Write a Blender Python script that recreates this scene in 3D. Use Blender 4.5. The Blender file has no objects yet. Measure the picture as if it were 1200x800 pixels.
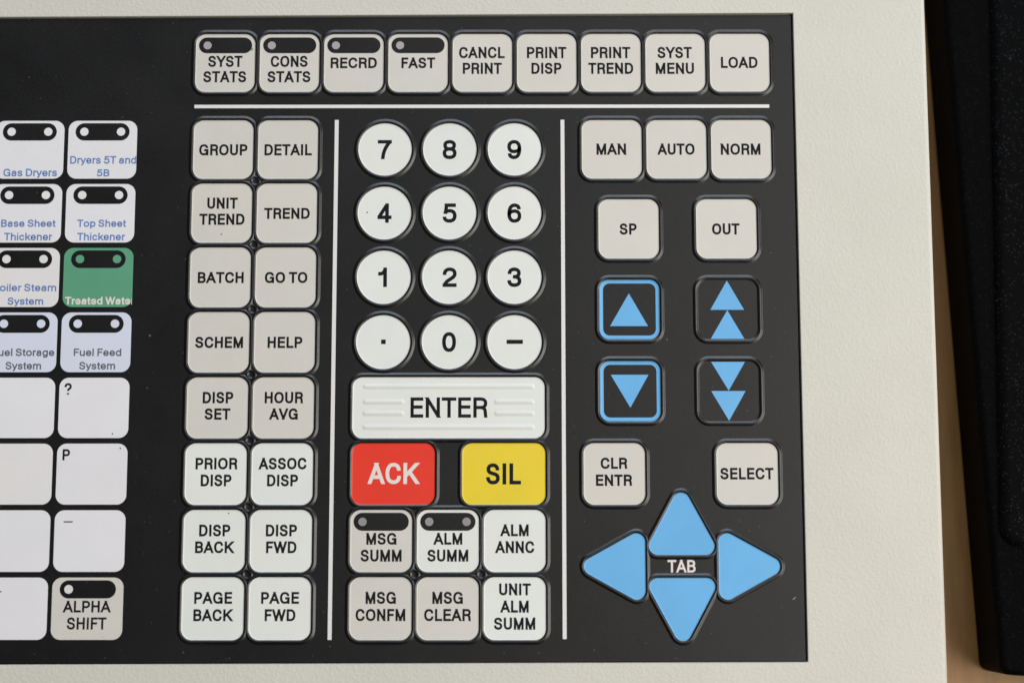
import bpy, bmesh, math, random
from mathutils import Vector, Matrix
from mathutils.geometry import tessellate_polygon

sc = bpy.context.scene
MM = 0.001                      # every dimension below is in millimetres
random.seed(7)

# ------------------------------------------------------------------ camera
cd = bpy.data.cameras.new('camera')
cam = bpy.data.objects.new('camera', cd)
sc.collection.objects.link(cam)
sc.camera = cam
cam.location = (85.659*MM, -124.341*MM, 491.27*MM)
cam.rotation_euler = (0.136266, 0.001462, -0.000294)
cd.sensor_width = 36.0
cd.lens = 2005.02/1200*36.0
cd.clip_start = 0.01
cd.clip_end = 20
cd.dof.use_dof = True
cd.dof.focus_distance = 0.497
cd.dof.aperture_fstop = 6.3

# ------------------------------------------------------------------ room light
w = bpy.data.worlds.new('World'); sc.world = w; w.use_nodes = True
bg = w.node_tree.nodes['Background']
bg.inputs['Color'].default_value = (0.80, 0.86, 1.0, 1)
bg.inputs['Strength'].default_value = 0.06

def area(name, loc, target, sx, sy, power, col):
    l = bpy.data.lights.new(name, 'AREA'); l.shape = 'RECTANGLE'
    l.size = sx; l.size_y = sy; l.energy = power; l.color = col
    o = bpy.data.objects.new(name, l); sc.collection.objects.link(o)
    o.location = loc
    o.rotation_euler = (Vector(target)-Vector(loc)).to_track_quat('-Z', 'Y').to_euler()
    return o
area('side_lamp', (1.15, -0.30, 1.05), (0.15, -0.06, 0), 1.1, 1.1, 23, (1.0, 0.955, 0.88))
area('window_light', (0.15, 1.50, 0.80), (0.10, -0.05, 0), 1.6, 0.8, 22, (0.76, 0.87, 1.0))
area('sheen_fill', (0.78, 0.55, 2.0), (0.78, 0.55, 0), 1.4, 1.7, 9, (1.0, 0.96, 0.93))  # added soft overhead fill, lifts the sheen on the black film

sc.render.engine = 'CYCLES'
sc.view_settings.view_transform = 'Standard'
sc.view_settings.look = 'None'
sc.view_settings.exposure = 0.0
sc.view_settings.gamma = 1.0
sc.view_settings.use_curve_mapping = False
sc.cycles.max_bounces = 6

# lettering measured on the panel: key, line, centre x, baseline y, width, cap height (mm)
TEXTS = [
('SYST STATS', 'SYST', -0.01, 25.13, 10.12, 3.27),
('SYST STATS', 'STATS', -0.06, 20.44, 12.69, 3.26),
('CONS STATS', 'CONS', 18.95, 25.12, 10.93, 3.27),
('CONS STATS', 'STATS', 18.96, 20.43, 12.71, 3.26),
('RECRD', 'RECRD', 38.08, 24.72, 13.66, 3.13),
('FAST', 'FAST', 57.22, 24.71, 9.94, 3.13),
('CANCL PRINT', 'CANCL', 76.06, 27.75, 13.49, 3.3),
('CANCL PRINT', 'PRINT', 76.18, 22.95, 11.5, 3.26),
('PRINT DISP', 'PRINT', 95.27, 27.74, 11.64, 3.3),
('PRINT DISP', 'DISP', 95.2, 22.93, 8.85, 3.26),
('PRINT TREND', 'PRINT', 114.25, 27.72, 11.64, 3.3),
('PRINT TREND', 'TREND', 114.23, 22.92, 13.27, 3.26),
('SYST MENU', 'SYST', 133.23, 27.71, 10.12, 3.3),
('SYST MENU', 'MENU', 133.23, 22.91, 11.25, 3.26),
('LOAD', 'LOAD', 152.32, 24.7, 10.8, 3.26),
('GROUP', 'GROUP', 0.0, -1.69, 14.15, 3.22),
('DETAIL', 'DETAIL', 19.1, -1.7, 13.89, 3.22),
('MAN', 'MAN', 114.19, -1.57, 8.64, 3.24),
('AUTO', 'AUTO', 133.28, -1.58, 10.8, 3.24),
('NORM', 'NORM', 152.25, -1.6, 11.62, 3.24),
('SP', 'SP', 118.93, -25.45, 4.92, 3.18),
('OUT', 'OUT', 147.48, -25.46, 7.98, 3.18),
('UNIT TREND', 'UNIT', 0.13, -17.68, 8.86, 3.17),
('UNIT TREND', 'TREND', 0.06, -22.47, 13.19, 3.16),
('TREND', 'TREND', 19.07, -20.72, 13.3, 3.13),
('BATCH', 'BATCH', 0.11, -39.74, 13.33, 3.13),
('GO TO', 'GO TO', 19.16, -39.74, 12.33, 3.13),
('SCHEM', 'SCHEM', 0.08, -58.79, 13.81, 3.15),
('HELP', 'HELP', 19.18, -58.8, 10.04, 3.15),
('DISP SET', 'DISP', 0.13, -74.86, 8.77, 3.17),
('DISP SET', 'SET', 0.09, -79.58, 7.38, 3.11),
('HOUR AVG', 'HOUR', 19.14, -74.87, 11.03, 3.17),
('HOUR AVG', 'AVG', 19.15, -79.58, 8.12, 3.11),
('PRIOR DISP', 'PRIOR', 0.13, -93.87, 11.96, 3.18),
('PRIOR DISP', 'DISP', 0.12, -98.71, 8.76, 3.22),
('ASSOC DISP', 'ASSOC', 19.14, -93.88, 13.62, 3.18),
('ASSOC DISP', 'DISP', 19.18, -98.72, 8.81, 3.22),
('DISP BACK', 'DISP', 0.06, -112.95, 8.82, 3.2),
('DISP BACK', 'BACK', 0.07, -117.69, 10.95, 3.19),
('DISP FWD', 'DISP', 19.12, -112.96, 8.82, 3.2),
('DISP FWD', 'FWD', 19.16, -117.7, 8.62, 3.19),
('PAGE BACK', 'PAGE', 0.07, -131.95, 10.72, 3.19),
('PAGE BACK', 'BACK', 0.08, -136.81, 10.99, 3.2),
('PAGE FWD', 'PAGE', 19.07, -131.96, 10.72, 3.19),
('PAGE FWD', 'FWD', 19.16, -136.81, 8.67, 3.2),
('7', '7', 47.53, -2.8, 4.07, 5.51),
('8', '8', 66.62, -2.81, 4.07, 5.51),
('9', '9', 85.66, -2.82, 4.07, 5.51),
('4', '4', 47.65, -21.83, 4.05, 5.51),
('5', '5', 66.71, -21.84, 4.05, 5.5),
('6', '6', 85.65, -21.85, 4.05, 5.5),
('1', '1', 47.26, -40.87, 2.49, 5.5),
('2', '2', 66.8, -40.87, 4.03, 5.5),
('3', '3', 85.65, -40.88, 4.03, 5.5),
('0', '0', 66.72, -59.92, 3.96, 5.54),
('ENTER', 'ENTER', 66.81, -78.98, 22.19, 5.61),
('ACK', 'ACK', 50.93, -98.02, 14.37, 5.79),
('SIL', 'SIL', 82.53, -98.15, 9.96, 5.77),
('MSG SUMM', 'MSG', 47.69, -115.31, 8.55, 3.19),
('MSG SUMM', 'SUMM', 47.64, -120.09, 11.65, 3.23),
('ALM SUMM', 'ALM', 66.69, -115.31, 8.11, 3.19),
('ALM SUMM', 'SUMM', 66.66, -120.09, 11.6, 3.23),
('ALM ANNC', 'ALM', 85.69, -112.92, 7.99, 3.22),
('ALM ANNC', 'ANNC', 85.76, -117.71, 11.0, 3.24),
('MSG CONFM', 'MSG', 47.67, -131.98, 8.56, 3.26),
('MSG CONFM', 'CONFM', 47.63, -136.79, 14.04, 3.25),
('MSG CLEAR', 'MSG', 66.66, -131.99, 8.63, 3.26),
('MSG CLEAR', 'CLEAR', 66.66, -136.8, 13.22, 3.25),
('UNIT ALM SUMM', 'UNIT', 85.79, -129.59, 8.95, 3.19),
('UNIT ALM SUMM', 'ALM', 85.68, -134.43, 7.94, 3.23),
('UNIT ALM SUMM', 'SUMM', 85.68, -139.21, 11.66, 3.25),
('CLR ENTR', 'CLR', 114.21, -93.76, 7.59, 3.08),
('CLR ENTR', 'ENTR', 114.19, -98.62, 10.32, 3.1),
('SELECT', 'SELECT', 152.31, -96.8, 15.24, 3.18),
('TAB', 'TAB', 133.21, -123.17, 7.89, 3.37),
('ALPHA SHIFT', 'ALPHA', -35.75, -134.36, 13.4, 3.14),
('ALPHA SHIFT', 'SHIFT', -35.65, -139.14, 11.18, 3.25),
('?', '?', -43.26, -72.3, 2.05, 3.17),
('P', 'P', -43.11, -91.26, 2.08, 3.07),
('W0', 'Dryers 5T and', -35.05, -4.19, 19.84, 2.21),
('W0', '5B', -35.18, -8.01, 3.64, 2.05),
('V0', 'Gas Dryers', -56.6, -7.98, 15.76, 2.21),
('V1', 'Base Sheet', -56.61, -23.1, 15.87, 2.11),
('V1', 'Thickener', -56.52, -27.11, 13.98, 2.18),
('W1', 'Top Sheet', -35.16, -23.11, 14.19, 2.11),
('W1', 'Thickener', -35.16, -27.12, 13.93, 2.18),
('V2', 'Boiler Steam', -56.94, -42.15, 18.4, 2.12),
('V2', 'System', -56.57, -46.13, 10.36, 2.09),
('W2', 'Treated Water', -34.96, -46.06, 20.16, 2.16),
('V3', 'Fuel Storage', -56.55, -61.14, 17.86, 2.12),
('V3', 'System', -56.44, -65.05, 10.25, 2.14),
('W3', 'Fuel Feed', -35.08, -61.15, 13.72, 2.12),
('W3', 'System', -35.06, -65.05, 10.37, 2.14),
]

# ------------------------------------------------------------------ materials
def srgb(r, g, b):
    f = lambda c: (c/255/12.92) if c/255 <= 0.04045 else ((c/255+0.055)/1.055)**2.4
    return (f(r), f(g), f(b), 1)

class N:
    """small node-tree helper"""
    def __init__(s, name):
        s.m = bpy.data.materials.new(name); s.m.use_nodes = True
        s.t = s.m.node_tree; s.p = s.t.nodes['Principled BSDF']
        g = s.n('ShaderNodeNewGeometry'); s.pos = g.outputs['Position']
    def n(s, typ, **kw):
        x = s.t.nodes.new(typ)
        for k, v in kw.items(): setattr(x, k, v)
        return x
    def l(s, a, b): s.t.links.new(a, b)
    def noise(s, scale, detail=3, rough=0.5, vec=None):
        x = s.n('ShaderNodeTexNoise'); x.inputs['Scale'].default_value = scale
        x.inputs['Detail'].default_value = detail; x.inputs['Roughness'].default_value = rough
        s.l(vec or s.pos, x.inputs['Vector']); return x.outputs['Fac']
    def ramp(s, fac, a, b, ca=(0,0,0,1), cb=(1,1,1,1)):
        x = s.n('ShaderNodeValToRGB'); x.color_ramp.elements[0].position = a
        x.color_ramp.elements[1].position = b
        x.color_ramp.elements[0].color = ca; x.color_ramp.elements[1].color = cb
        s.l(fac, x.inputs['Fac']); return x.outputs['Color']
    def mix(s, fac, a, b, blend='MIX'):
        x = s.n('ShaderNodeMix', data_type='RGBA', blend_type=blend)
        if hasattr(fac, 'links'): s.l(fac, x.inputs[0])
        else: x.inputs[0].default_value = fac
        for k, v in ((6, a), (7, b)):
            if hasattr(v, 'links'): s.l(v, x.inputs[k])
            else: x.inputs[k].default_value = v
        return x.outputs[2]
    def math(s, op, a, b=0.0):
        x = s.n('ShaderNodeMath', operation=op)
        for k, v in ((0, a), (1, b)):
            if hasattr(v, 'links'): s.l(v, x.inputs[k])
            else: x.inputs[k].default_value = v
        return x.outputs[0]
    def dots(s, scale, size, keep):
        """sparse specks: cells of a voronoi kept at random"""
        v = s.n('ShaderNodeTexVoronoi'); v.inputs['Scale'].default_value = scale
        s.l(s.pos, v.inputs['Vector'])
        sep = s.n('ShaderNodeSeparateColor'); s.l(v.outputs['Color'], sep.inputs[0])
        near = s.math('LESS_THAN', v.outputs['Distance'], s.math('MULTIPLY', sep.outputs[1], size))
        kept = s.math('GREATER_THAN', sep.outputs[0], 1-keep)
        return s.math('MULTIPLY', near, kept)
    def bump(s, h, dist, strength=1.0, prev=None):
        x = s.n('ShaderNodeBump'); x.inputs['Distance'].default_value = dist
        x.inputs['Strength'].default_value = strength
        s.l(h, x.inputs['Height'])
        if prev: s.l(prev, x.inputs['Normal'])
        return x.outputs['Normal']

def mat_print(name, col, rough=0.42, mottled=0.06, spec=0.4, specks=0.02, vary=0.03):
    """printed polyester film: faint mottling, satin grain, a little dirt"""
    m = N(name)
    c = tuple(v*(1-mottled) for v in col[:3])+(1,)
    base = m.mix(m.ramp(m.noise(90, 4, 0.6), 0.3, 0.7), c, col)
    base = m.mix(m.math('MULTIPLY', m.ramp(m.noise(2400, 2, 0.7), 0.40, 0.62), 0.5), base, tuple(v*0.93 for v in col[:3])+(1,))
    warm = (col[0]*1.0, col[1]*0.965, col[2]*0.93, 1)
    base = m.mix(m.ramp(m.noise(33, 2, 0.5), 0.45, 0.75, cb=(0.7, 0.7, 0.7, 1)), base, warm)
    oi = m.n('ShaderNodeObjectInfo')
    k = m.math('ADD', m.math('MULTIPLY', oi.outputs['Random'], vary), 1-vary)
    vv = m.n('ShaderNodeCombineColor')
    for i in range(3): m.l(k, vv.inputs[i])
    base = m.mix(1.0, base, vv.outputs[0], 'MULTIPLY')
    if specks:
        d = m.dots(260, 0.22, specks)
        base = m.mix(m.math('MULTIPLY', d, 0.55), base, (0.06, 0.05, 0.045, 1))
    m.l(base, m.p.inputs['Base Color'])
    m.l(m.ramp(m.noise(60, 3, 0.6), 0.25, 0.75, (rough-.10,)*3+(1,), (rough+.12,)*3+(1,)), m.p.inputs['Roughness'])
    m.p.inputs['Specular IOR Level'].default_value = spec
    m.l(m.bump(m.noise(3500, 2, 0.6), 0.00003, 0.35), m.p.inputs['Normal'])
    return m.m

M = {}
M['beige'] = mat_print('beige_key_print', srgb(211, 207, 199))
M['white'] = mat_print('white_key_print', srgb(226, 228, 223))
M['paper'] = mat_print('white_paper_insert', srgb(229, 227, 230), mottled=0.04, specks=0.03)
M['paper_warm'] = mat_print('warm_paper_insert', srgb(228, 225, 224), mottled=0.04)
M['paper_blue'] = mat_print('pale_blue_paper_insert', srgb(216, 220, 235), mottled=0.04)
M['paper_green'] = mat_print('green_paper_insert', srgb(94, 160, 126), mottled=0.12)
M['red'] = mat_print('red_key_print', srgb(232, 58, 38), mottled=0.10, specks=0)
M['yellow'] = mat_print('yellow_key_print', srgb(232, 205, 52), mottled=0.08, specks=0)
M['blue'] = mat_print('blue_key_print', srgb(106, 178, 230), mottled=0.09, specks=0)
M['line'] = mat_print('white_line_print', srgb(226, 224, 222), mottled=0.05, specks=0)
M['ink'] = mat_print('black_legend_ink', srgb(26, 26, 29), rough=0.6, spec=0.12, mottled=0.1, specks=0, vary=0)
M['ink_white'] = mat_print('white_legend_ink', srgb(228, 218, 212), specks=0, vary=0)
M['ink_blue'] = mat_print('blue_legend_ink', srgb(104, 134, 188), mottled=0.12, specks=0, vary=0)
M['ink_grey'] = mat_print('grey_legend_ink', srgb(100, 104, 114), mottled=0.12, specks=0, vary=0)
M['lint'] = mat_print('pale_lint', srgb(150, 144, 138), specks=0)
M['led_rose'] = mat_print('clear_indicator_lens', srgb(168, 162, 166), specks=0)
M['led_grey'] = mat_print('grey_indicator_lens', srgb(146, 143, 143), specks=0)

def mat_overlay(name, rough, spec):
    m = N(name)
    base = m.mix(m.ramp(m.noise(45, 4, 0.6), 0.3, 0.75), (0.0024, 0.0023, 0.0022, 1), (0.0048, 0.0044, 0.0042, 1))
    haze = m.ramp(m.noise(1600, 3, 0.7), 0.48, 0.80, cb=(0.6, 0.6, 0.6, 1))
    base = m.mix(m.math('MULTIPLY', haze, 0.12), base, (0.10, 0.10, 0.10, 1))
    big = m.math('MULTIPLY', m.dots(200, 0.07, 0.09), 0.15)
    small = m.math('MULTIPLY', m.dots(700, 0.16, 0.16), 0.07)
    base = m.mix(m.math('ADD', big, small), base, (0.62, 0.60, 0.58, 1))
    m.l(base, m.p.inputs['Base Color'])
    m.l(m.ramp(m.noise(38, 4, 0.65), 0.3, 0.7, (rough-.03,)*3+(1,), (rough+.05,)*3+(1,)), m.p.inputs['Roughness'])
    m.p.inputs['Specular IOR Level'].default_value = spec
    nb = m.bump(m.noise(2600, 3, 0.6), 0.00006, 0.5)
    nb = m.bump(m.noise(55, 2), 0.0006, 0.12, nb)
    m.l(nb, m.p.inputs['Normal'])
    return m.m
M['overlay'] = mat_overlay('black_overlay_film', 0.39, 0.46)
M['rim'] = mat_overlay('black_embossed_film', 0.33, 0.62)

def mat_dark():
    m = N('dark_inner_plastic')
    m.l(m.mix(m.noise(400, 3), (0.003, 0.003, 0.003, 1), (0.006, 0.005, 0.005, 1)), m.p.inputs['Base Color'])
    m.p.inputs['Roughness'].default_value = 0.8
    m.p.inputs['Specular IOR Level'].default_value = 0.1
    return m.m
M['dark'] = mat_dark()

def mat_housing():
    m = N('textured_beige_plastic')
    a = srgb(201, 198, 187); b = srgb(206, 203, 192)
    base = m.mix(m.ramp(m.noise(25, 4, 0.6), 0.3, 0.7), a, b)
    base = m.mix(m.math('MULTIPLY', m.ramp(m.noise(11, 2), 0.5, 0.8), 0.5), base, srgb(207, 199, 188))
    base = m.mix(m.math('MULTIPLY', m.dots(200, 0.07, 0.05), 0.4), base, (0.16, 0.13, 0.10, 1))
    m.l(base, m.p.inputs['Base Color'])
    m.p.inputs['Roughness'].default_value = 0.5
    m.p.inputs['Specular IOR Level'].default_value = 0.4
    grain = m.ramp(m.noise(1050, 4, 0.62), 0.42, 0.68)
    n1 = m.bump(grain, 0.00012, 0.40)
    n2 = m.bump(m.noise(350, 2, 0.5), 0.0002, 0.18, n1)
    m.l(n2, m.p.inputs['Normal'])
    return m.m
M['housing'] = mat_housing()

def mat_wood():
    m = N('brown_wood')
    mp = m.n('ShaderNodeMapping'); m.l(m.pos, mp.inputs['Vector'])
    mp.inputs['Scale'].default_value = (1, 0.12, 1)
    g1 = m.noise(260, 6, 0.65, mp.outputs[0]); g2 = m.noise(40, 3, 0.6, mp.outputs[0])
    c = m.mix(m.ramp(g1, 0.3, 0.7), srgb(132, 100, 55), srgb(164, 127, 74))
    c = m.mix(m.math('MULTIPLY', m.ramp(g2, 0.35, 0.7), 0.6), c, srgb(134, 90, 52))
    m.l(c, m.p.inputs['Base Color'])
    m.p.inputs['Roughness'].default_value = 0.45
    m.l(m.bump(g1, 0.0001, 0.4), m.p.inputs['Normal'])
    return m.m
M['wood'] = mat_wood()

def mat_case(name, tone, spark):
    m = N(name)
    d1 = m.dots(2200, 0.6, 0.22); d2 = m.dots(600, 0.22, 0.06)
    c = m.mix(m.noise(150, 4, 0.6), (tone*0.7, tone*0.75, tone*0.85, 1), (tone*1.3, tone*1.35, tone*1.6, 1))
    f = m.math('ADD', m.math('MULTIPLY', d1, 0.06*spark), m.math('MULTIPLY', d2, 0.08*spark))
    m.l(m.mix(f, c, (0.55, 0.6, 0.7, 1)), m.p.inputs['Base Color'])
    m.p.inputs['Roughness'].default_value = 0.55
    m.p.inputs['Specular IOR Level'].default_value = 0.03
    n1 = m.bump(m.noise(2000, 4, 0.7), 0.00025, 0.9)
    m.l(m.bump(m.noise(60, 3), 0.0015, 0.4, n1), m.p.inputs['Normal'])
    return m.m
M['case'] = mat_case('black_vinyl', 0.0011, 0.15)
M['pad'] = mat_case('black_grained_pad', 0.0020, 0.5)

# ------------------------------------------------------------------ object helpers
def link(name, me, mat, parent=None, loc=(0, 0, 0), label=None):
    me.materials.clear(); me.materials.append(mat)
    return linkd(name, me, parent, loc, label)
def linkd(name, me, parent=None, loc=(0, 0, 0), label=None):
    o = bpy.data.objects.new(name, me); sc.collection.objects.link(o)
    o.location = Vector(loc)*MM
    if parent: o.parent = parent
    if label: o['label'] = label
    return o
def mesh(name, verts, faces, smooth=None):
    me = bpy.data.meshes.new(name)
    me.from_pydata([(x*MM, y*MM, z*MM) for x, y, z in verts], [], faces)
    if smooth is not None:
        me.polygons.foreach_set('use_smooth', smooth if isinstance(smooth, list) else [smooth]*len(faces))
    me.update(); return me
def slab(name, outline, z0, z1):
    """a thin printed layer: outline extruded from z0 up to z1"""
    n = len(outline)
    v = [(x, y, z0) for x, y in outline]+[(x, y, z1) for x, y in outline]
    f = [tuple(range(n, 2*n))]+[(i, (i+1) % n, n+(i+1) % n, n+i) for i in range(n)]
    return mesh(name, v, f, False)

# outlines are lists of (x, y), counter-clockwise
def circles_hull(cs, r, seg=14):
    """convex rounded polygon: hull of equal circles at cs (ccw)"""
    out = []; n = len(cs)
    for i in range(n):
        a, b, c = Vector(cs[i-1]), Vector(cs[i]), Vector(cs[(i+1) % n])
        d0 = (b-a).normalized(); d1 = (c-b).normalized()
        t0 = math.atan2(-d0.x, d0.y); t1 = math.atan2(-d1.x, d1.y)
        while t1 < t0: t1 += 2*math.pi
        for k in range(seg+1):
            t = t0+(t1-t0)*k/seg
            out.append((b.x+r*math.cos(t), b.y+r*math.sin(t)))
    return out
def rrect(w, h, r, seg=10, cx=0, cy=0):
    a, b = w/2-r, h/2-r
    return circles_hull([(cx-a, cy-b), (cx+a, cy-b), (cx+a, cy+b), (cx-a, cy+b)], r, seg)
def circle(r, seg=72, cx=0, cy=0):
    return [(cx+r*math.cos(2*math.pi*i/seg), cy+r*math.sin(2*math.pi*i/seg)) for i in range(seg)]
def dense(o, step=0.9):
    out = []; n = len(o)
    for i in range(n):
        a, b = Vector(o[i]), Vector(o[(i+1) % n]); L = (b-a).length
        k = max(1, int(L/step))
        out += [tuple(a.lerp(b, j/k)) for j in range(k)]
    return out
def normals(o):
    n = len(o); res = []
    for i in range(n):
        a, b, c = Vector(o[i-1]), Vector(o[i]), Vector(o[(i+1) % n])
        d = ((b-a).normalized()+(c-b).normalized()).normalized()
        res.append(Vector((d.y, -d.x)))
    return res

# ------------------------------------------------------------------ keys: plan positions (mm, printed grid of 19.05 mm)
P = 19.05
KW, KH = 17.6, 17.6
keys = []      # dict: tag, centre, kind, outline (local), material, label
def K(tag, x, y, kind='square', mat='beige', label=None, **kw):
    keys.append(dict(tag=tag, x=x, y=y, kind=kind, mat=mat, label=label, **kw))
TOP = 26.25
for i, t in enumerate(['SYST STATS', 'CONS STATS', 'RECRD', 'FAST', 'CANCL PRINT', 'PRINT DISP', 'PRINT TREND', 'SYST MENU', 'LOAD']):
    K(t, i*P, TOP, led=1 if i < 4 else 0)
for i, (a, b) in enumerate([('GROUP', 'DETAIL'), ('UNIT TREND', 'TREND'), ('BATCH', 'GO TO'), ('SCHEM', 'HELP'), ('DISP SET', 'HOUR AVG'),
                            ('PRIOR DISP', 'ASSOC DISP'), ('DISP BACK', 'DISP FWD'), ('PAGE BACK', 'PAGE FWD')]):
    m = 'beige' if i < 5 else 'white'
    K(a, 0, -i*P, mat=m); K(b, P, -i*P, mat=m)
for r, row in enumerate(['789', '456', '123', '.0-']):
    for c, ch in enumerate(row):
        K(ch, 2.5*P+c*P, -r*P, 'round', 'white')
K('ENTER', 3.5*P, -4*P, 'enter', 'white')
K('ACK', 50.9, -5*P, 'wide', 'red'); K('SIL', 82.6, -5*P, 'wide', 'yellow')
for c, (a, b, ma, mb, led) in enumerate([('MSG SUMM', 'MSG CONFM', 'beige', 'beige', 1), ('ALM SUMM', 'MSG CLEAR', 'white', 'beige', 2), ('ALM ANNC', 'UNIT ALM SUMM', 'white', 'white', 0)]):
    K(a, 2.5*P+c*P, -6*P, mat=ma, led=led); K(b, 2.5*P+c*P, -7*P, mat=mb)
for i, t in enumerate(['MAN', 'AUTO', 'NORM']): K(t, 6*P+i*P, 0)
K('SP', 6.25*P, -1.25*P); K('OUT', 7.75*P, -1.25*P)
K('up', 6.25*P, -2.5*P, mat='overlay', label='black key with blue frame and one blue triangle pointing up')
K('fast_up', 7.75*P, -2.5*P, mat='overlay', label='black key with two stacked blue triangles pointing up')
K('down', 6.25*P, -3.75*P, mat='overlay', label='black key with blue frame and one blue triangle pointing down')
K('fast_down', 7.75*P, -3.75*P, mat='overlay', label='black key with two stacked blue triangles pointing down')
K('CLR ENTR', 6*P, -5*P); K('SELECT', 8*P, -5*P)
AC = (133.35, -121.5)     # centre of the cursor pad
for d, (nm) in enumerate(['up', 'left', 'down', 'right']):
    K('tab_'+nm, AC[0], AC[1], 'arrow', 'blue', turn=d, label='blue rounded triangular cursor key pointing '+nm)
def key_outline(k):
    kd = k['kind']
    if kd == 'square': return rrect(KW, KH, 3.05)
    if kd == 'round': return circle(7.85)
    if kd == 'enter': return rrect(55.4, KH, 2.9)
    if kd == 'wide': return rrect(23.85, KH, 2.9)
    if kd == 'arrow':
        r = 2.5; hw = 9.35
        base, tip = ((3.25, 20.9), (10.45, 27.9))[k['turn'] % 2]
        o = circles_hull([(-hw+r, base+r), (hw-r, base+r), (0, tip-r)], r, 14)
        a = k['turn']*math.pi/2; s = 1.0
        return [(x*math.cos(a)-y*math.sin(a), x*math.sin(a)+y*math.cos(a)) for x, y in o]
for k in keys:
    k['out'] = key_outline(k)
    k['world'] = [(k['x']+x, k['y']+y) for x, y in k['out']]
    xs = [p[0] for p in k['world']]; ys = [p[1] for p in k['world']]
    k['bb'] = (min(xs), min(ys), max(xs), max(ys))

# embossed rim: height over the distance d outside the printed key edge
D0, D1, RH = -0.30, 1.38, 0.37
def rim_h(d):
    t = (d-D0)/(D1-D0)
    return RH*math.sin(math.pi*t)**1.6 if 0 < t < 1 else 0.0
def seg_dist(p, poly):
    """distance from a point outside to a convex polygon; 0 inside"""
    best = 1e9; inside = True; px, py = p; n = len(poly)
    ax, ay = poly[-1]
    for bx, by in poly:
        dx, dy = bx-ax, by-ay
        L = dx*dx+dy*dy
        if L > 1e-12:
            t = ((px-ax)*dx+(py-ay)*dy)/L
            t = 0 if t < 0 else 1 if t > 1 else t
            ex, ey = px-ax-t*dx, py-ay-t*dy
            e = ex*ex+ey*ey
            if e < best: best = e
            if dx*(py-ay)-dy*(px-ax) < 0: inside = False
        ax, ay = bx, by
    return 0.0 if inside else math.sqrt(best)

def rim_mesh(k):
    """strip around the key, cut where a neighbour's rim takes over"""
    o = dense(k['world']); nn = normals(o)
    x0, y0, x1, y1 = k['bb']; R = 2*D1+0.3
    near = [q for q in keys if q is not k and q['bb'][0] < x1+R and q['bb'][2] > x0-R and q['bb'][1] < y1+R and q['bb'][3] > y0-R]
    STEPS = 9; verts = []; faces = []
    for p, nv in zip(o, nn):
        tmax = D1
        far = (p[0]+nv.x*D1, p[1]+nv.y*D1)
        for q in near:
            b = q['bb']
            if not (b[0]-D1 < far[0] < b[2]+D1 and b[1]-D1 < far[1] < b[3]+D1): continue
            if seg_dist(far, q['world']) < D1:
                lo, hi = 0.0, min(tmax, D1)
                f = lambda t: seg_dist((p[0]+nv.x*t, p[1]+nv.y*t), q['world'])-t
                if f(hi) < 0:
                    for _ in range(14):
                        mid = (lo+hi)/2
                        if f(mid) < 0: hi = mid
                        else: lo = mid
                    tmax = hi
        for s in range(STEPS+1):
            t = tmax*s/STEPS
            h = rim_h(t) if not (s == STEPS and tmax >= D1) else -0.01
            verts.append((p[0]+nv.x*t-k['x'], p[1]+nv.y*t-k['y'], h+0.002))
    n = len(o); S = STEPS+1
    for i in range(n):
        j = (i+1) % n
        for s in range(STEPS):
            faces.append((i*S+s, i*S+s+1, j*S+s+1, j*S+s))
    return mesh('key_rim', verts, faces, True)

CAPZ = 0.03
_caps = {}
def cap_mesh(k):
    sig = (k['kind'], k.get('turn', 0), k['mat'])
    if sig in _caps: return _caps[sig]
    o = dense(k['out'], 1.5); nn = normals(o); n = len(o)
    verts = []; faces = [tuple(range(n))]; sm = [False]
    prof = [(D0-0.05, 0.0), (-0.2, 0), (-0.1, 0), (0.0, 0)]
    for j, (d, _) in enumerate(prof):
        z = max(rim_h(d), 0)+CAPZ*(1-j/3)
        for p, nv in zip(o, nn): verts.append((p[0]+nv.x*d, p[1]+nv.y*d, z+0.004))
    for j in range(3):
        for i in range(n):
            a = (i+1) % n
            faces.append((j*n+i, (j+1)*n+i, (j+1)*n+a, j*n+a)); sm.append(True)
    me = mesh('key_face', verts, faces, sm)
    me.materials.append(M[k['mat']])
    _caps[sig] = me
    return me

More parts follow.
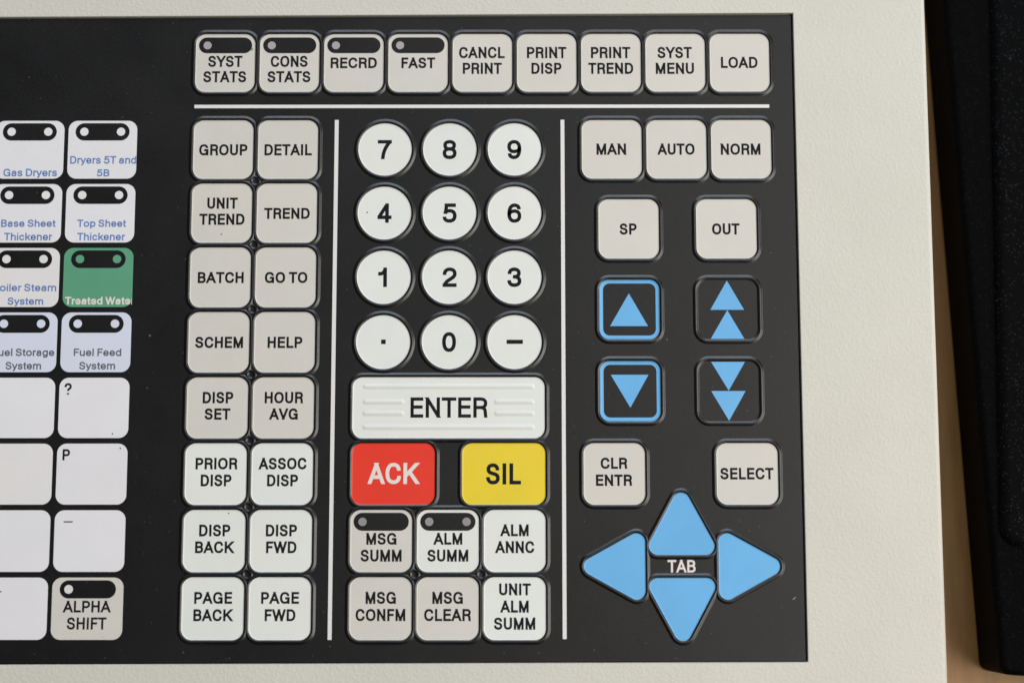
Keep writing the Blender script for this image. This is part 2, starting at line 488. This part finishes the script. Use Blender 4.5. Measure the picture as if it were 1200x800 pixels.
# ------------------------------------------------------------------ lettering
# Lettering is drawn with pens of even width, as narrow sans-serif panel print is.
# letter: (width / cap height, left bearing, right bearing, strokes). Coordinates run 0..1 over the box of the
# pen's centre line; l = line, h / v = quarter ellipse leaving horizontally / vertically, c = cubic;
# < > end on the cap or base line, ( ) end squared off half a pen further
GLYPHS = {
'A': (.90, .01, .01, ['<0 0 l .5 1 >', '<1 0 l .5 1 >', '.2 .29 l .8 .29']),
'B': (.76, .10, .05, ['<0 0 l 0 1 >', '0 1 l .5 1 h .94 .77 v .5 .53', '0 .53 l .54 .53 h 1 .265 v .54 0 l 0 0']),
'C': (.86, .06, .05, ['.97 .66 v .52 1 h 0 .5 v .52 0 h 1 .36']),
'D': (.82, .10, .06, ['<0 0 l 0 1 >', '0 1 l .40 1 h 1 .5 v .40 0 l 0 0']),
'E': (.70, .10, .05, ['<0 0 l 0 1 >', '0 1 l 1 1 )', '0 .53 l .94 .53 )', '0 0 l 1 0 )']),
'F': (.66, .10, .03, ['<0 0 l 0 1 >', '0 1 l 1 1 )', '0 .51 l .86 .51 )']),
'G': (.90, .06, .09, ['.95 .69 v .5 1 h 0 .5 v .5 0 h .98 .36', '.55 .46 l 1 .46 )', '<1 0 l 1 .46']),
'H': (.78, .10, .10, ['<0 0 l 0 1 >', '<1 0 l 1 1 >', '0 .53 l 1 .53']),
'I': (0, .11, .11, ['<.5 0 l .5 1 >']),
'K': (.84, .10, .0, ['<0 0 l 0 1 >', '<.93 1 l .0 .34', '<1 0 l .36 .60']),
'L': (.66, .10, .02, ['<0 0 l 0 1 >', '0 0 l 1 0 )']),
'M': (.92, .10, .10, ['<0 0 l 0 1 >', '<1 0 l 1 1 >', '<.03 1 l .5 0 >', '<.97 1 l .5 0 >']),
'N': (.78, .10, .10, ['<0 0 l 0 1 >', '<1 0 l 1 1 >', '<.02 1 l .98 0 >']),
'O': (.92, .06, .06, ['.5 1 h 0 .5 v .5 0 h 1 .5 v .5 1']),
'P': (.74, .10, .04, ['<0 0 l 0 1 >', '0 1 l .5 1 h 1 .725 v .5 .45 l 0 .45']),
'R': (.78, .10, .04, ['<0 0 l 0 1 >', '0 1 l .52 1 h .97 .75 v .52 .50 l 0 .50', '.48 .50 h .93 .27 l .97 0 >']),
'S': (.80, .05, .05, ['.93 .70 v .49 1 h .04 .745 c .04 .43 .97 .61 .97 .265 v .5 0 h 0 .32']),
'T': (.80, .01, .01, ['(0 1 l 1 1 )', '<.5 0 l .5 1']),
'U': (.78, .09, .09, ['<0 1 l 0 .34 v .5 0 h 1 .34 l 1 1 >']),
'V': (.88, .01, .01, ['<0 1 l .5 0 >', '<1 1 l .5 0 >']),
'W': (1.24, .01, .01, ['<0 1 l .25 0 >', '<.5 1 l .25 0 >', '<.5 1 l .75 0 >', '<1 1 l .75 0 >']),
'Y': (.86, .0, .0, ['<0 1 l .5 .42', '<1 1 l .5 .42', '<.5 0 l .5 .46']),
'0': (.74, .06, .06, ['.5 1 h 0 .5 v .5 0 h 1 .5 v .5 1']),
'1': (.44, .06, .06, ['<1 0 l 1 1 >', '(.0 .72 c .5 .72 .85 .80 .95 1']),
'2': (.74, .06, .06, ['0 .64 v .5 1 h 1 .71 c 1 .40 .12 .36 .04 0', '(0 0 l 1 0 )']),
'3': (.74, .06, .06, ['.03 .70 v .48 1 h .94 .765 v .5 .53 l .36 .53', '.48 .53 h 1 .265 v .48 0 h 0 .31']),
'4': (.76, .06, .06, ['<.74 0 l .74 1 >', '.68 .98 l .0 .27', '(0 .23 l 1 .23 )']),
'5': (.74, .06, .06, ['(.93 1 l .18 1 )', '.20 1.0 l .10 .47', '.07 .45 v .5 .645 h 1 .325 v .48 0 h 0 .27']),
'6': (.74, .06, .06, ['.95 .74 v .53 1 h 0 .45 v .5 0 h 1 .315 v .52 .625 h 0 .33']),
'7': (.74, .06, .06, ['(0 1 l 1 1 )', '1 1 c .62 .72 .38 .40 .33 0 >']),
'8': (.74, .06, .06, ['.5 1 h .06 .77 v .5 .54 h .94 .77 v .5 1', '.5 .54 h 0 .27 v .5 0 h 1 .27 v .5 .54']),
'9': (.74, .06, .06, ['.05 .26 v .47 0 h 1 .55 v .5 1 h 0 .685 v .48 .375 h 1 .67']),
'?': (.66, .06, .06, ['0 .68 v .5 1 h 1 .74 c 1 .50 .52 .54 .52 .27', '<.52 0 l .52 .06']),
'a': (.68, .05, .06, ['.08 .47 v .5 .70 h .93 .47 l .93 .12 c .93 .04 .96 0 1.06 0', '.93 .42 c .6 .38 0 .44 0 .19 v .40 0 h .93 .24']),
'd': (.70, .05, .08, ['<1 0 l 1 1 >', '.5 .70 h 0 .35 v .5 0 h 1 .35 v .5 .70']),
'e': (.70, .05, .05, ['.04 .34 l .98 .34 v .5 .70 h 0 .35 v .5 0 h .96 .20']),
'g': (.70, .05, .08, ['.5 .70 h 0 .36 v .5 .02 h 1 .36 v .5 .70', '(1 .70 l 1 -.05 v .5 -.26 h .05 -.12']),
'h': (.66, .08, .07, ['<0 0 l 0 1 >', '0 .40 v .52 .70 h 1 .45 l 1 0 >']),
'i': (0, .08, .08, ['<.5 0 l .5 .70 )', '<.5 1 l .5 .95']),
'k': (.66, .08, .0, ['<0 0 l 0 1 >', '(.92 .68 l .0 .24', '<1 0 l .38 .44']),
'l': (0, .08, .08, ['<.5 0 l .5 1 >']),
'm': (1.06, .08, .07, ['<0 0 l 0 .70 )', '0 .42 v .27 .70 h .5 .46 l .5 0 >', '.5 .42 v .77 .70 h 1 .46 l 1 0 >']),
'n': (.66, .08, .07, ['<0 0 l 0 .70 )', '0 .40 v .52 .70 h 1 .45 l 1 0 >']),
'o': (.74, .05, .05, ['.5 .70 h 0 .35 v .5 0 h 1 .35 v .5 .70']),
'p': (.70, .08, .05, ['(0 .70 l 0 -.28 )', '.5 .70 h 0 .35 v .5 0 h 1 .35 v .5 .70']),
'r': (.40, .08, .0, ['<0 0 l 0 .70 )', '0 .40 v .8 .69 l 1 .69 )']),
's': (.66, .04, .04, ['.93 .49 v .5 .70 h .05 .525 c .05 .29 .97 .44 .97 .185 v .5 0 h 0 .22']),
't': (.38, .03, .03, ['(.45 .90 l .45 .14 v .9 0 l 1.05 0 )', '(0 .67 l 1 .67 )']),
'u': (.66, .07, .08, ['(0 .70 l 0 .26 v .46 0 h 1 .30', '<1 0 l 1 .70 )']),
'y': (.70, .0, .0, ['(0 .70 l .5 .02', '(1 .70 l .52 .0 c .42 -.24 .3 -.27 .06 -.25']),
'c': (.68, .05, .04, ['.95 .46 v .5 .70 h 0 .35 v .5 0 h .97 .23']),
}
def pen_path(s):
    tk = s.replace('<', '< ').replace('(', '( ').split()
    start = end = None
    if tk[0] in '<(': start = tk.pop(0)
    if tk[-1] in '>)': end = tk.pop()
    f = float; pts = [Vector((f(tk[0]), f(tk[1])))]; i = 2; k = 0.64; N_ = 9
    while i < len(tk):
        c = tk[i]; a = pts[-1].copy()
        if c == 'l': pts.append(Vector((f(tk[i+1]), f(tk[i+2])))); i += 3; continue
        if c == 'c':
            b, d, e = (Vector((f(tk[i+j]), f(tk[i+j+1]))) for j in (1, 3, 5)); i += 7
        else:
            e = Vector((f(tk[i+1]), f(tk[i+2]))); i += 3
            if c == 'h': b = Vector((a.x+k*(e.x-a.x), a.y)); d = Vector((e.x, e.y-k*(e.y-a.y)))
            else: b = Vector((a.x, a.y+k*(e.y-a.y))); d = Vector((e.x-k*(e.x-a.x), e.y))
        for j in range(1, N_+1):
            t = j/N_
            pts.append(a*(1-t)**3+b*3*t*(1-t)**2+d*3*t*t*(1-t)+e*t**3)
    return start, pts, end
PEN = {ch: (g[0], g[1], g[2], [pen_path(s) for s in g[3]]) for ch, g in GLYPHS.items()}

def text_mesh(s, W, H, pen, clip=None):
    """one line of lettering, W wide and H high, centred in x, baseline at y=0, drawn with a pen of the given width"""
    def layout(k):
        x = 0; out = []; first = True; last = 0
        for ch in s:
            if ch == ' ': x += .30*H*k; continue
            w_, lb, rb, st = PEN[ch]
            gw = max(pen, w_*H*k)
            if not first: x += 0.88*lb*H*k
            out.append((x, gw, st)); x += gw
            last = 0.88*rb*H*k; x += last; first = False
        return out, x-last
    lo, hi = 0.2, 3.0
    for _ in range(40):
        mid = (lo+hi)/2
        if layout(mid)[1] < W: lo = mid
        else: hi = mid
    items, tot = layout(lo)
    bm = bmesh.new(); z = 0.0; h = pen/2
    cut = []
    for gx, gw, strokes in items:
        for si, (sa, pts, se) in enumerate(strokes):
            q = [Vector((gx-tot/2+h+p.x*(gw-pen), h+p.y*(H-pen))) for p in pts]
            clean = [q[0]]
            for p in q[1:]:
                if (p-clean[-1]).length > 1e-4: clean.append(p)
            q = clean
            def ext(p, o, fl):
                d = (p-o).normalized()
                return p+d*((pen*1.5 if fl in '<>' else h))
            if sa: q[0] = ext(q[0], q[1], sa)
            if se: q[-1] = ext(q[-1], q[-2], se)
            closed = (q[0]-q[-1]).length < 1e-3 and not sa and not se
            if closed: q.pop()
            n = len(q); L = []; Rr = []
            for i, p in enumerate(q):
                d0 = (p-q[i-1]).normalized() if (i > 0 or closed) else None
                d1 = (q[(i+1) % n]-p).normalized() if (i < n-1 or closed) else None
                d0 = d0 or d1; d1 = d1 or d0
                nn = Vector((-d0.y-d1.y, d0.x+d1.x)); ql = nn.length_squared
                o = nn*(2*h/ql) if ql > 0.6 else Vector((-d1.y, d1.x))*h
                L.append(p+o); Rr.append(p-o)
            zz = z+0.0035*(si % 4)
            vl = [bm.verts.new((p.x, p.y, zz)) for p in L]; vr = [bm.verts.new((p.x, p.y, zz)) for p in Rr]
            fs = []
            for i in range(n if closed else n-1):
                j = (i+1) % n
                try: fs.append(bm.faces.new((vr[i], vr[j], vl[j], vl[i])))
                except ValueError: pass
            for lim, sg, fl in ((0.0, -1, 1), (H, 1, 1)):
                if (sa and sa in '<') or (se and se in '>'):
                    g = vl+vr
                    gg = [v for v in g if v.is_valid]
                    es = {e for v in gg for e in v.link_edges}; ff = {f_ for v in gg for f_ in v.link_faces}
                    r = bmesh.ops.bisect_plane(bm, geom=list(set(gg))+list(es)+list(ff), plane_co=(0, lim, 0), plane_no=(0, sg, 0), clear_outer=True)
                    vl = [v for v in r['geom'] if isinstance(v, bmesh.types.BMVert)]; vr = []
    for cx, sgn in (clip or []):
        bmesh.ops.bisect_plane(bm, geom=bm.verts[:]+bm.edges[:]+bm.faces[:], plane_co=(cx, 0, 0), plane_no=(sgn, 0, 0), clear_outer=True)
    for f_ in bm.faces:
        f_.normal_update()
        if f_.normal.z < 0: f_.normal_flip()
    bm.transform(Matrix.Scale(MM, 4))
    me = bpy.data.meshes.new('legend'); bm.to_mesh(me); bm.free()
    return me

LEGZ = 0.055

# ------------------------------------------------------------------ table and case (the surroundings)
TZ = -45.0
t = mesh('wooden_tabletop', [(-500, -420, TZ), (620, -420, TZ), (620, 420, TZ), (-500, 420, TZ),
                             (-500, -420, TZ-25), (620, -420, TZ-25), (620, 420, TZ-25), (-500, 420, TZ-25)],
         [(0, 1, 2, 3), (7, 6, 5, 4), (0, 4, 5, 1), (1, 5, 6, 2), (2, 6, 7, 3), (3, 7, 4, 0)], False)
tt = link('wooden_tabletop', t, M['wood']); tt['kind'] = 'structure'

def cushion(name, outline, z0, z1, r, steps=6, smooth=True):
    """solid with a rounded top edge"""
    o = dense(outline, 4); nn = normals(o); n = len(o); v = []; f = []
    rings = [(0, z0)]+[(-r*(1-math.cos(math.pi/2*s/steps)), z1-r+r*math.sin(math.pi/2*s/steps)) for s in range(steps+1)]+[(-r-0.3, z1), (-r-1.0, z1)]
    for d, z in rings:
        for p, nv in zip(o, nn): v.append((p[0]+nv.x*d, p[1]+nv.y*d, z))
    for j in range(len(rings)-1):
        for i in range(n):
            a = (i+1) % n
            f.append((j*n+i, j*n+a, (j+1)*n+a, (j+1)*n+i))
    f.append(tuple(range((len(rings)-1)*n, len(rings)*n)))
    return mesh(name, v, f, True)
case = bpy.data.objects.new('black_case', None); sc.collection.objects.link(case)
case.location = Vector((290, -40, TZ))*MM
case['label'] = 'black grained case lying on the wooden table to the right of the keyboard'
case['category'] = 'case'
CL = Vector((290, -40, TZ))
body_o = circles_hull([(232.0, -150.0), (352, -158), (346, 100), (219.9, 104)], 3.2, 10)
lo = [(x-CL.x, y-CL.y) for x, y in body_o]
link('case_body', cushion('case_body', lo, 0, 24, 2.1), M['case'], case)
pad_o = circles_hull([(235.6, -110.0), (338, -114), (336, 84), (239.5, 86)], 6.0, 8)
lo = [(x-CL.x, y-CL.y) for x, y in pad_o]
link('case_pad', cushion('case_pad', lo, 22.0, 26.2, 3.4), M['pad'], case)

# ------------------------------------------------------------------ keyboard
KB = Vector((0, 0, 0))
kb = bpy.data.objects.new('keyboard', None); sc.collection.objects.link(kb)
kb.location = Vector((0, -50, TZ))*MM
kb['label'] = 'beige industrial control keyboard with black membrane panel of labelled keys, lying on the table'
kb['category'] = 'keyboard'
OFF = Vector((0, 50, -TZ))       # scene millimetres -> keyboard-local
def kloc(x, y, z=0): return (x+OFF.x, y+OFF.y, z+OFF.z)

# housing: top frame round the opening, chamfered lip, rounded outer edge, side walls
op = [(-244.0, -149.55), (168.55, -148.26), (168.50, 41.24), (-244.0, 39.62)]
outer = [(-262.0, -176), (207.8, -176), (207.8, 62), (-262.0, 62)]
HT = 0.75
def housing_mesh():
    v = []; f = []; sm = []
    def ring(pts, z):
        b = len(v); v.extend((x, y, z) for x, y in pts); return b
    def band(a, b, n, smooth):
        for i in range(n):
            j = (i+1) % n
            f.append((a+i, a+j, b+j, b+i)); sm.append(smooth)
    def shrink(pts, e):      # move each corner of an axis-aligned-ish quad outward by e
        sx = (-1, 1, 1, -1); sy = (-1, -1, 1, 1)
        return [(x+sx[i]*e, y+sy[i]*e) for i, (x, y) in enumerate(pts)]
    i0 = ring(op, -3.0); i1 = ring(op, HT-0.28); i2 = ring(shrink(op, 0.08), HT-0.08); i3 = ring(shrink(op, 0.28), HT)
    R = 1.5
    prof = [(R*math.sin(math.pi/2*s/6), HT-R*(1-math.cos(math.pi/2*s/6))) for s in range(7)]
    inner = shrink(outer, -R)
    rings = [ring(shrink(inner, e), z) for e, z in prof]
    base = ring(shrink(inner, R), TZ+0.2)
    band(i1, i0, 4, False); band(i2, i1, 4, True); band(i3, i2, 4, True)
    band(rings[0], i3, 4, False)
    for a, b in zip(rings, rings[1:]): band(b, a, 4, True)
    band(base, rings[-1], 4, False)
    return mesh('housing', v, f, sm)
hm = housing_mesh()
link('housing', hm, M['housing'], kb, kloc(0, 0, 0))
# overlay panel: film on a backing plate, a hair smaller than the opening
ov = [(-243.4, -149.28), (167.92, -148.02), (167.90, 40.66), (-243.4, 39.04)]
panel = link('overlay_panel', slab('overlay_panel', ov, -0.5, 0.0), M['overlay'], kb, kloc(0, 0))
bp = [(x*1.002, y*1.002) for x, y in op]
link('backing_plate', slab('backing_plate', bp, -3.2, -2.6), M['dark'], kb, kloc(0, 0))

def strip(x0, y0, x1, y1, label):
    cx, cy = (x0+x1)/2, (y0+y1)/2
    o = [(x0-cx, y0-cy), (x1-cx, y0-cy), (x1-cx, y1-cy), (x0-cx, y1-cy)]
    link('divider_line', slab('divider_line', o, 0.0, 0.02), M['line'], kb, kloc(cx, cy, 0.004), label)
strip(-8.85, 12.53, 160.95, 13.55, 'long white horizontal line under the top row of keys')
strip(32.72, -142.1, 33.86, 8.95, 'white vertical line left of the number keys')
strip(99.30, -141.9, 100.42, 8.95, 'white vertical line right of the number keys')

# legends: key tag -> [(line, centre x, baseline y, width, height)]
lines = {}
for tag, s, cx, by, W_, H_ in TEXTS:
    if s == 'Dryers 5T and': cx, W_ = -35.25, 19.45
    lines.setdefault(tag, []).append((s, cx, by-0.02*H_, W_+0.05, H_*1.045))
names = {'beige': 'beige', 'white': 'white', 'red': 'red', 'yellow': 'yellow', 'blue': 'blue'}
_leg = {}
def add_legend(parent, px, py, s, cx, by, W_, H_, weight, mat, z=LEGZ, clip=None):
    me = text_mesh(s, W_, H_, weight, clip=clip)
    link('legend', me, M[mat], parent, (cx-px, by-py, z))
def disc(parent, name, r, x, y, z, mat, seg=28):
    return link(name, slab(name, circle(r, seg), 0, 0.012), M[mat], parent, (x, y, z))
def pill(parent, W_, H_, x, y):
    return link('indicator_window', slab('indicator_window', rrect(W_, H_, H_/2-0.01, 10), 0, 0.012), M['overlay'], parent, (x, y, LEGZ-0.012))

def ridge_mesh(L, w=2.0, h=0.20):
    """low embossed bar: soft bell section, rounded ends"""
    v = []; f = []; rings = []
    for t in (0, .1, .22, .36, .5, .64, .78, .9, 1.0):
        ww = w*(1-t)+0.03
        o = rrect(L+0.8-w*t, ww, ww/2-0.002, 6)
        rings.append(len(v)); n = len(o)
        v += [(x, y, h*(1-math.cos(math.pi*t))/2) for x, y in o]
    for a, b in zip(rings, rings[1:]):
        for i in range(n): f.append((a+i, a+(i+1) % n, b+(i+1) % n, b+i))
    f.append(tuple(range(rings[-1], rings[-1]+n)))
    return mesh('grip_ridge', v, f, True)

def tri_slab(parent, pts, px, py):
    link('arrow_mark', slab('arrow_mark', [(x-px, y-py) for x, y in pts], 0, 0.015), M['blue'], parent, (0, 0, LEGZ-0.015))

for k in keys:
    x, y, tag = k['x'], k['y'], k['tag']
    lab = k['label']
    if lab is None:
        if k['kind'] == 'round':
            word = {'.': 'with a decimal point', '-': 'with a minus dash'}.get(tag, 'with the digit '+tag)
            lab = 'round white key '+word
        elif k['kind'] == 'enter': lab = 'wide white ENTER key with raised ridges'
        elif k['kind'] == 'wide': lab = 'wide %s key lettered %s' % (k['mat'], tag)
        else:
            lab = 'square %s key lettered %s' % (k['mat'], tag)
            if k.get('led'): lab += ' below %s indicator' % ('a one-dot' if k['led'] == 1 else 'a two-dot')
    root = linkd('key', cap_mesh(k), kb, kloc(x, y), lab)
    link('key_rim', rim_mesh(k), M['rim'], root)
    for s, cx, by, W_, H_ in lines.get(tag, []):
        if k['kind'] == 'round': wt = 1.06
        elif k['kind'] == 'enter': wt = 0.96
        elif k['kind'] == 'wide': wt = 1.06
        else: wt = 0.65
        add_legend(root, x, y, s, cx, by, W_, H_, wt, 'ink_white' if tag == 'ACK' else 'ink')
    if tag == '.': link('legend', slab('legend', [(-.66, -.66), (.66, -.66), (.66, .66), (-.66, .66)], 0, 0.01), M['ink'], root, (0.07, 0.09, LEGZ-0.01))
    if tag == '-': link('legend', slab('legend', [(-2.36, -.6), (2.36, -.6), (2.36, .6), (-2.36, .6)], 0, 0.01), M['ink'], root, (0.03, 0.07, LEGZ-0.01))
    if k.get('led'):
        low = y < 0
        pill(root, 15.8, 5.12 if low else 4.85, -0.05, 5.42)
        disc(root, 'indicator_light', 1.2, -5.38, 5.40, LEGZ+0.006, 'led_grey' if low else 'led_rose')
        if k['led'] == 2: disc(root, 'indicator_light', 1.2, 5.3, 5.40, LEGZ+0.006, 'led_grey')
    if k['kind'] == 'enter':
        for (yb, xa, xb) in [(-70.03, 42.1, 91.25), (-74.48, 42.1, 53.7), (-77.82, 42.1, 53.7), (-74.48, 80.0, 91.25), (-77.82, 80.0, 91.25), (-81.8, 42.1, 91.25)]:
            link('grip_ridge', ridge_mesh(xb-xa), M['white'], root, ((xa+xb)/2-x, yb-y, CAPZ+0.003))
    if tag in ('up', 'down'):
        a = rrect(KW-0.1, KH-0.1, 3.0); b = rrect(KW-2.3, KH-2.3, 1.95)
        n = len(a)
        v = [(p[0], p[1], 0.02) for p in a]+[(p[0], p[1], 0.0) for p in b]
        # frame follows the start of the rim at its outer edge
        v = [(px_, py_, rim_h(-0.05)+0.012) for px_, py_ in a]+[(px_*0.985, py_*0.985, 0.02) for px_, py_ in a]+[(px_, py_, 0.02) for px_, py_ in b]
        f = [(i, (i+1) % n, n+(i+1) % n, n+i) for i in range(n)]+[(n+i, n+(i+1) % n, 2*n+(i+1) % n, 2*n+i) for i in range(n)]
        link('key_border', mesh('key_border', v, f, True), M['blue'], root, (0, 0, 0.025))
    if tag == 'up': tri_slab(root, [(113.42, -52.5), (124.4, -52.5), (118.95, -42.9)], x, y)
    if tag == 'down': tri_slab(root, [(113.5, -66.7), (119.08, -76.24), (124.4, -66.7)], x, y)
    if tag == 'fast_up':
        tri_slab(root, [(142.58, -47.74), (152.37, -47.74), (147.5, -39.15)], x, y)
        tri_slab(root, [(142.57, -56.25), (152.3, -56.25), (147.49, -47.85)], x, y)
    if tag == 'fast_down':
        tri_slab(root, [(142.55, -62.95), (147.5, -71.3), (152.34, -62.95)], x, y)
        tri_slab(root, [(142.45, -71.42), (147.47, -80.0), (152.38, -71.42)], x, y)
    if tag == '4': disc(root, 'ink_speck', 0.22, 42.54-x, -18.87-y, LEGZ-0.012, 'ink', 10)
    if tag == 'DISP BACK': disc(root, 'ink_speck', 0.2, 3.92-x, -106.45-y, LEGZ-0.012, 'ink', 10)
for s, cx, by, W_, H_ in lines.get('TAB', []):
    add_legend(panel, 0, 0, s, cx, by, W_, H_, 0.58, 'ink_white', z=0.03)

# small embossed pits where the corners of four keys meet
pv = []; pf = []; seg = 24
prof = [(0.0, 0.006), (0.62, 0.008), (0.80, 0.05), (0.98, 0.17), (1.12, 0.235), (1.28, 0.24), (1.5, 0.20), (1.75, 0.05)]
for rr, zz in prof[1:]: pv += [(rr*math.cos(2*math.pi*i/seg), rr*math.sin(2*math.pi*i/seg), zz) for i in range(seg)]
for j in range(len(prof)-2):
    for i in range(seg):
        a = (i+1) % seg; pf.append((j*seg+i, (j+1)*seg+i, (j+1)*seg+a, j*seg+a))
pf.append(tuple(range(seg)))
pit = mesh('embossed_pit', pv, pf, True); pit.materials.append(M['rim'])
for px, py in [(P/2, -(i+.5)*P) for i in range(7)]+[(3*P, -6.5*P), (4*P, -6.5*P)]:
    linkd('embossed_pit', pit, kb, kloc(px, py))

# bits of lint and a scratch on the film
def lint(x, y, L, a, wd=0.16):
    dx, dy = math.cos(a)*L/2, math.sin(a)*L/2
    link('lint_speck', slab('lint_speck', [(-dx*0.8-dy*wd, -dy+dx*wd), (dx*0.2+dy*wd, -dx*wd*0.6), (dx+dy*wd*0.4, dy), (-dx*0.1-dy*wd, dx*wd)][::1], 0, 0.03), M['lint'], panel, (x, y, 0.004))
lint(165.0, -130.6, 1.5, 0.7)
for (lx, ly, LL, aa) in [(134.0, -148 + 8.6, 0.5, 0.2), (108.2, -144.9, 0.45, 1.2), (-8.0, -145.6, 0.5, 0.9), (28.5, -146.4, 0.35, 2.0), (33.4, -143.9, 0.5, 0.1),
                         (-20.4, -70.5, 0.5, 1.0), (95.6, 6.1, 0.35, 0.5), (5.1, -147.2, 0.4, 1.7), (157.4, 12.4, 0.35, 0.2), (-58.0, 22.0, 0.4, 0.6), (-31.0, -141.3, 0.55, 0.4),
                         (115.0, -17.4, 0.45, 0.2), (160.5, -31.0, 0.35, 1.0), (97.0, -65.0, 0.35, 2.2), (-5.4, 19.6, 0.3, 0.3), (-16.0, -128.0, 0.4, 2.5), (-18.4, -109.0, 0.3, 0.8)]:
    lint(lx, ly, LL, aa, 0.3)

# ------------------------------------------------------------------ window keys with slipped-in paper labels
WK = [('paper', 'ink_blue'), ('paper', 'ink_blue'), ('paper_green', 'ink_white'), ('paper_blue', 'ink_grey'), ('paper', 'ink'), ('paper', 'ink'), ('paper', 'ink'), ('beige', 'ink')]
VK = [('paper', 'ink_blue'), ('paper', 'ink_blue'), ('paper_warm', 'ink_blue'), ('paper_blue', 'ink_grey'), ('paper', 'ink'), ('paper_warm', 'ink'), ('paper', 'ink'), ('paper', 'ink')]
Wlab = ['white window key lettered Dryers 5T and 5B', 'white window key lettered Top Sheet Thickener', 'green window key lettered Treated Water',
        'pale blue window key lettered Fuel Feed System', 'white window key with a question mark', 'white window key with the letter P',
        'white window key with a short dash', 'beige window key lettered ALPHA SHIFT']
Vlab = ['white window key lettered Gas Dryers', 'white window key lettered Base Sheet Thickener', 'white window key lettered Boiler Steam System',
        'pale blue window key lettered Fuel Storage System', 'blank white window key left of the question mark key', 'blank white window key left of the P key',
        'blank white window key left of the short dash key', 'white window key left of the ALPHA SHIFT key, partly out of view']
_wm = {}
for col, (cx0, kinds, labs) in enumerate([(-35.64, WK, Wlab), (-57.1, VK, Vlab)]):
    for r, (mt, ink) in enumerate(kinds):
        y = -r*P
        if mt not in _wm:
            me = slab('window_key', rrect(20.25, 17.45, 2.75), 0.0, 0.02); me.materials.append(M[mt]); _wm[mt] = me
        root = linkd('window_key', _wm[mt], kb, kloc(cx0, y, 0.004), labs[r])
        z = 0.036
        tag = 'WV'[col]+str(r)
        if col == 0 and r == 7: tag = 'ALPHA SHIFT'
        if col == 0 and r == 4: tag = '?'
        if col == 0 and r == 5: tag = 'P'
        for s, cx, by, W_, H_ in lines.get(tag, []):
            clip = None
            if col == 0 and r in (0, 2): clip = [(cx0+10.05-cx, 1)]
            wt = 0.41 if r < 4 else 0.60
            if r == 2 and col == 0: wt = 0.43
            add_legend(root, cx0, y, s, cx, by, W_, H_, wt, ink, z=z, clip=clip)
        def win(xx, yy, W_, H_):
            link('indicator_window', slab('indicator_window', rrect(W_, H_, H_/2-0.01, 10), 0, 0.01), M['overlay'], root, (xx, yy, 0.022))
        if r < 4:
            win(-0.1, 5.38, 15.93, 5.25)
            for sx in (-1, 1): disc(root, 'indicator_light', 1.24, -0.06+sx*5.41, 5.42, 0.034, mt)
        if col == 0 and r == 7:
            win(0.0, 5.4, 16.0, 5.1); disc(root, 'indicator_light', 1.24, -5.46, 5.41, 0.034, 'line')
        if col == 0 and r == 4: disc(root, 'ink_speck', 0.22, -30.04-cx0, -83.71-y, 0.026, 'ink', 10)
        if col == 0 and r == 5: disc(root, 'ink_speck', 0.22, -27.65-cx0, -87.88-y, 0.026, 'ink', 10)
        if col == 0 and r == 6: link('legend', slab('legend', [(-1.3, -.17), (1.3, -.17), (1.3, .17), (-1.3, .17)], 0, .01), M['ink'], root, (-41.89-cx0, -108.87-y, 0.026))
        if col == 1 and r == 7: link('legend', slab('legend', [(-1.3, -.17), (1.3, -.17), (1.3, .17), (-1.3, .17)], 0, .01), M['ink'], root, (-61.45-cx0, -128.6-y, 0.026))
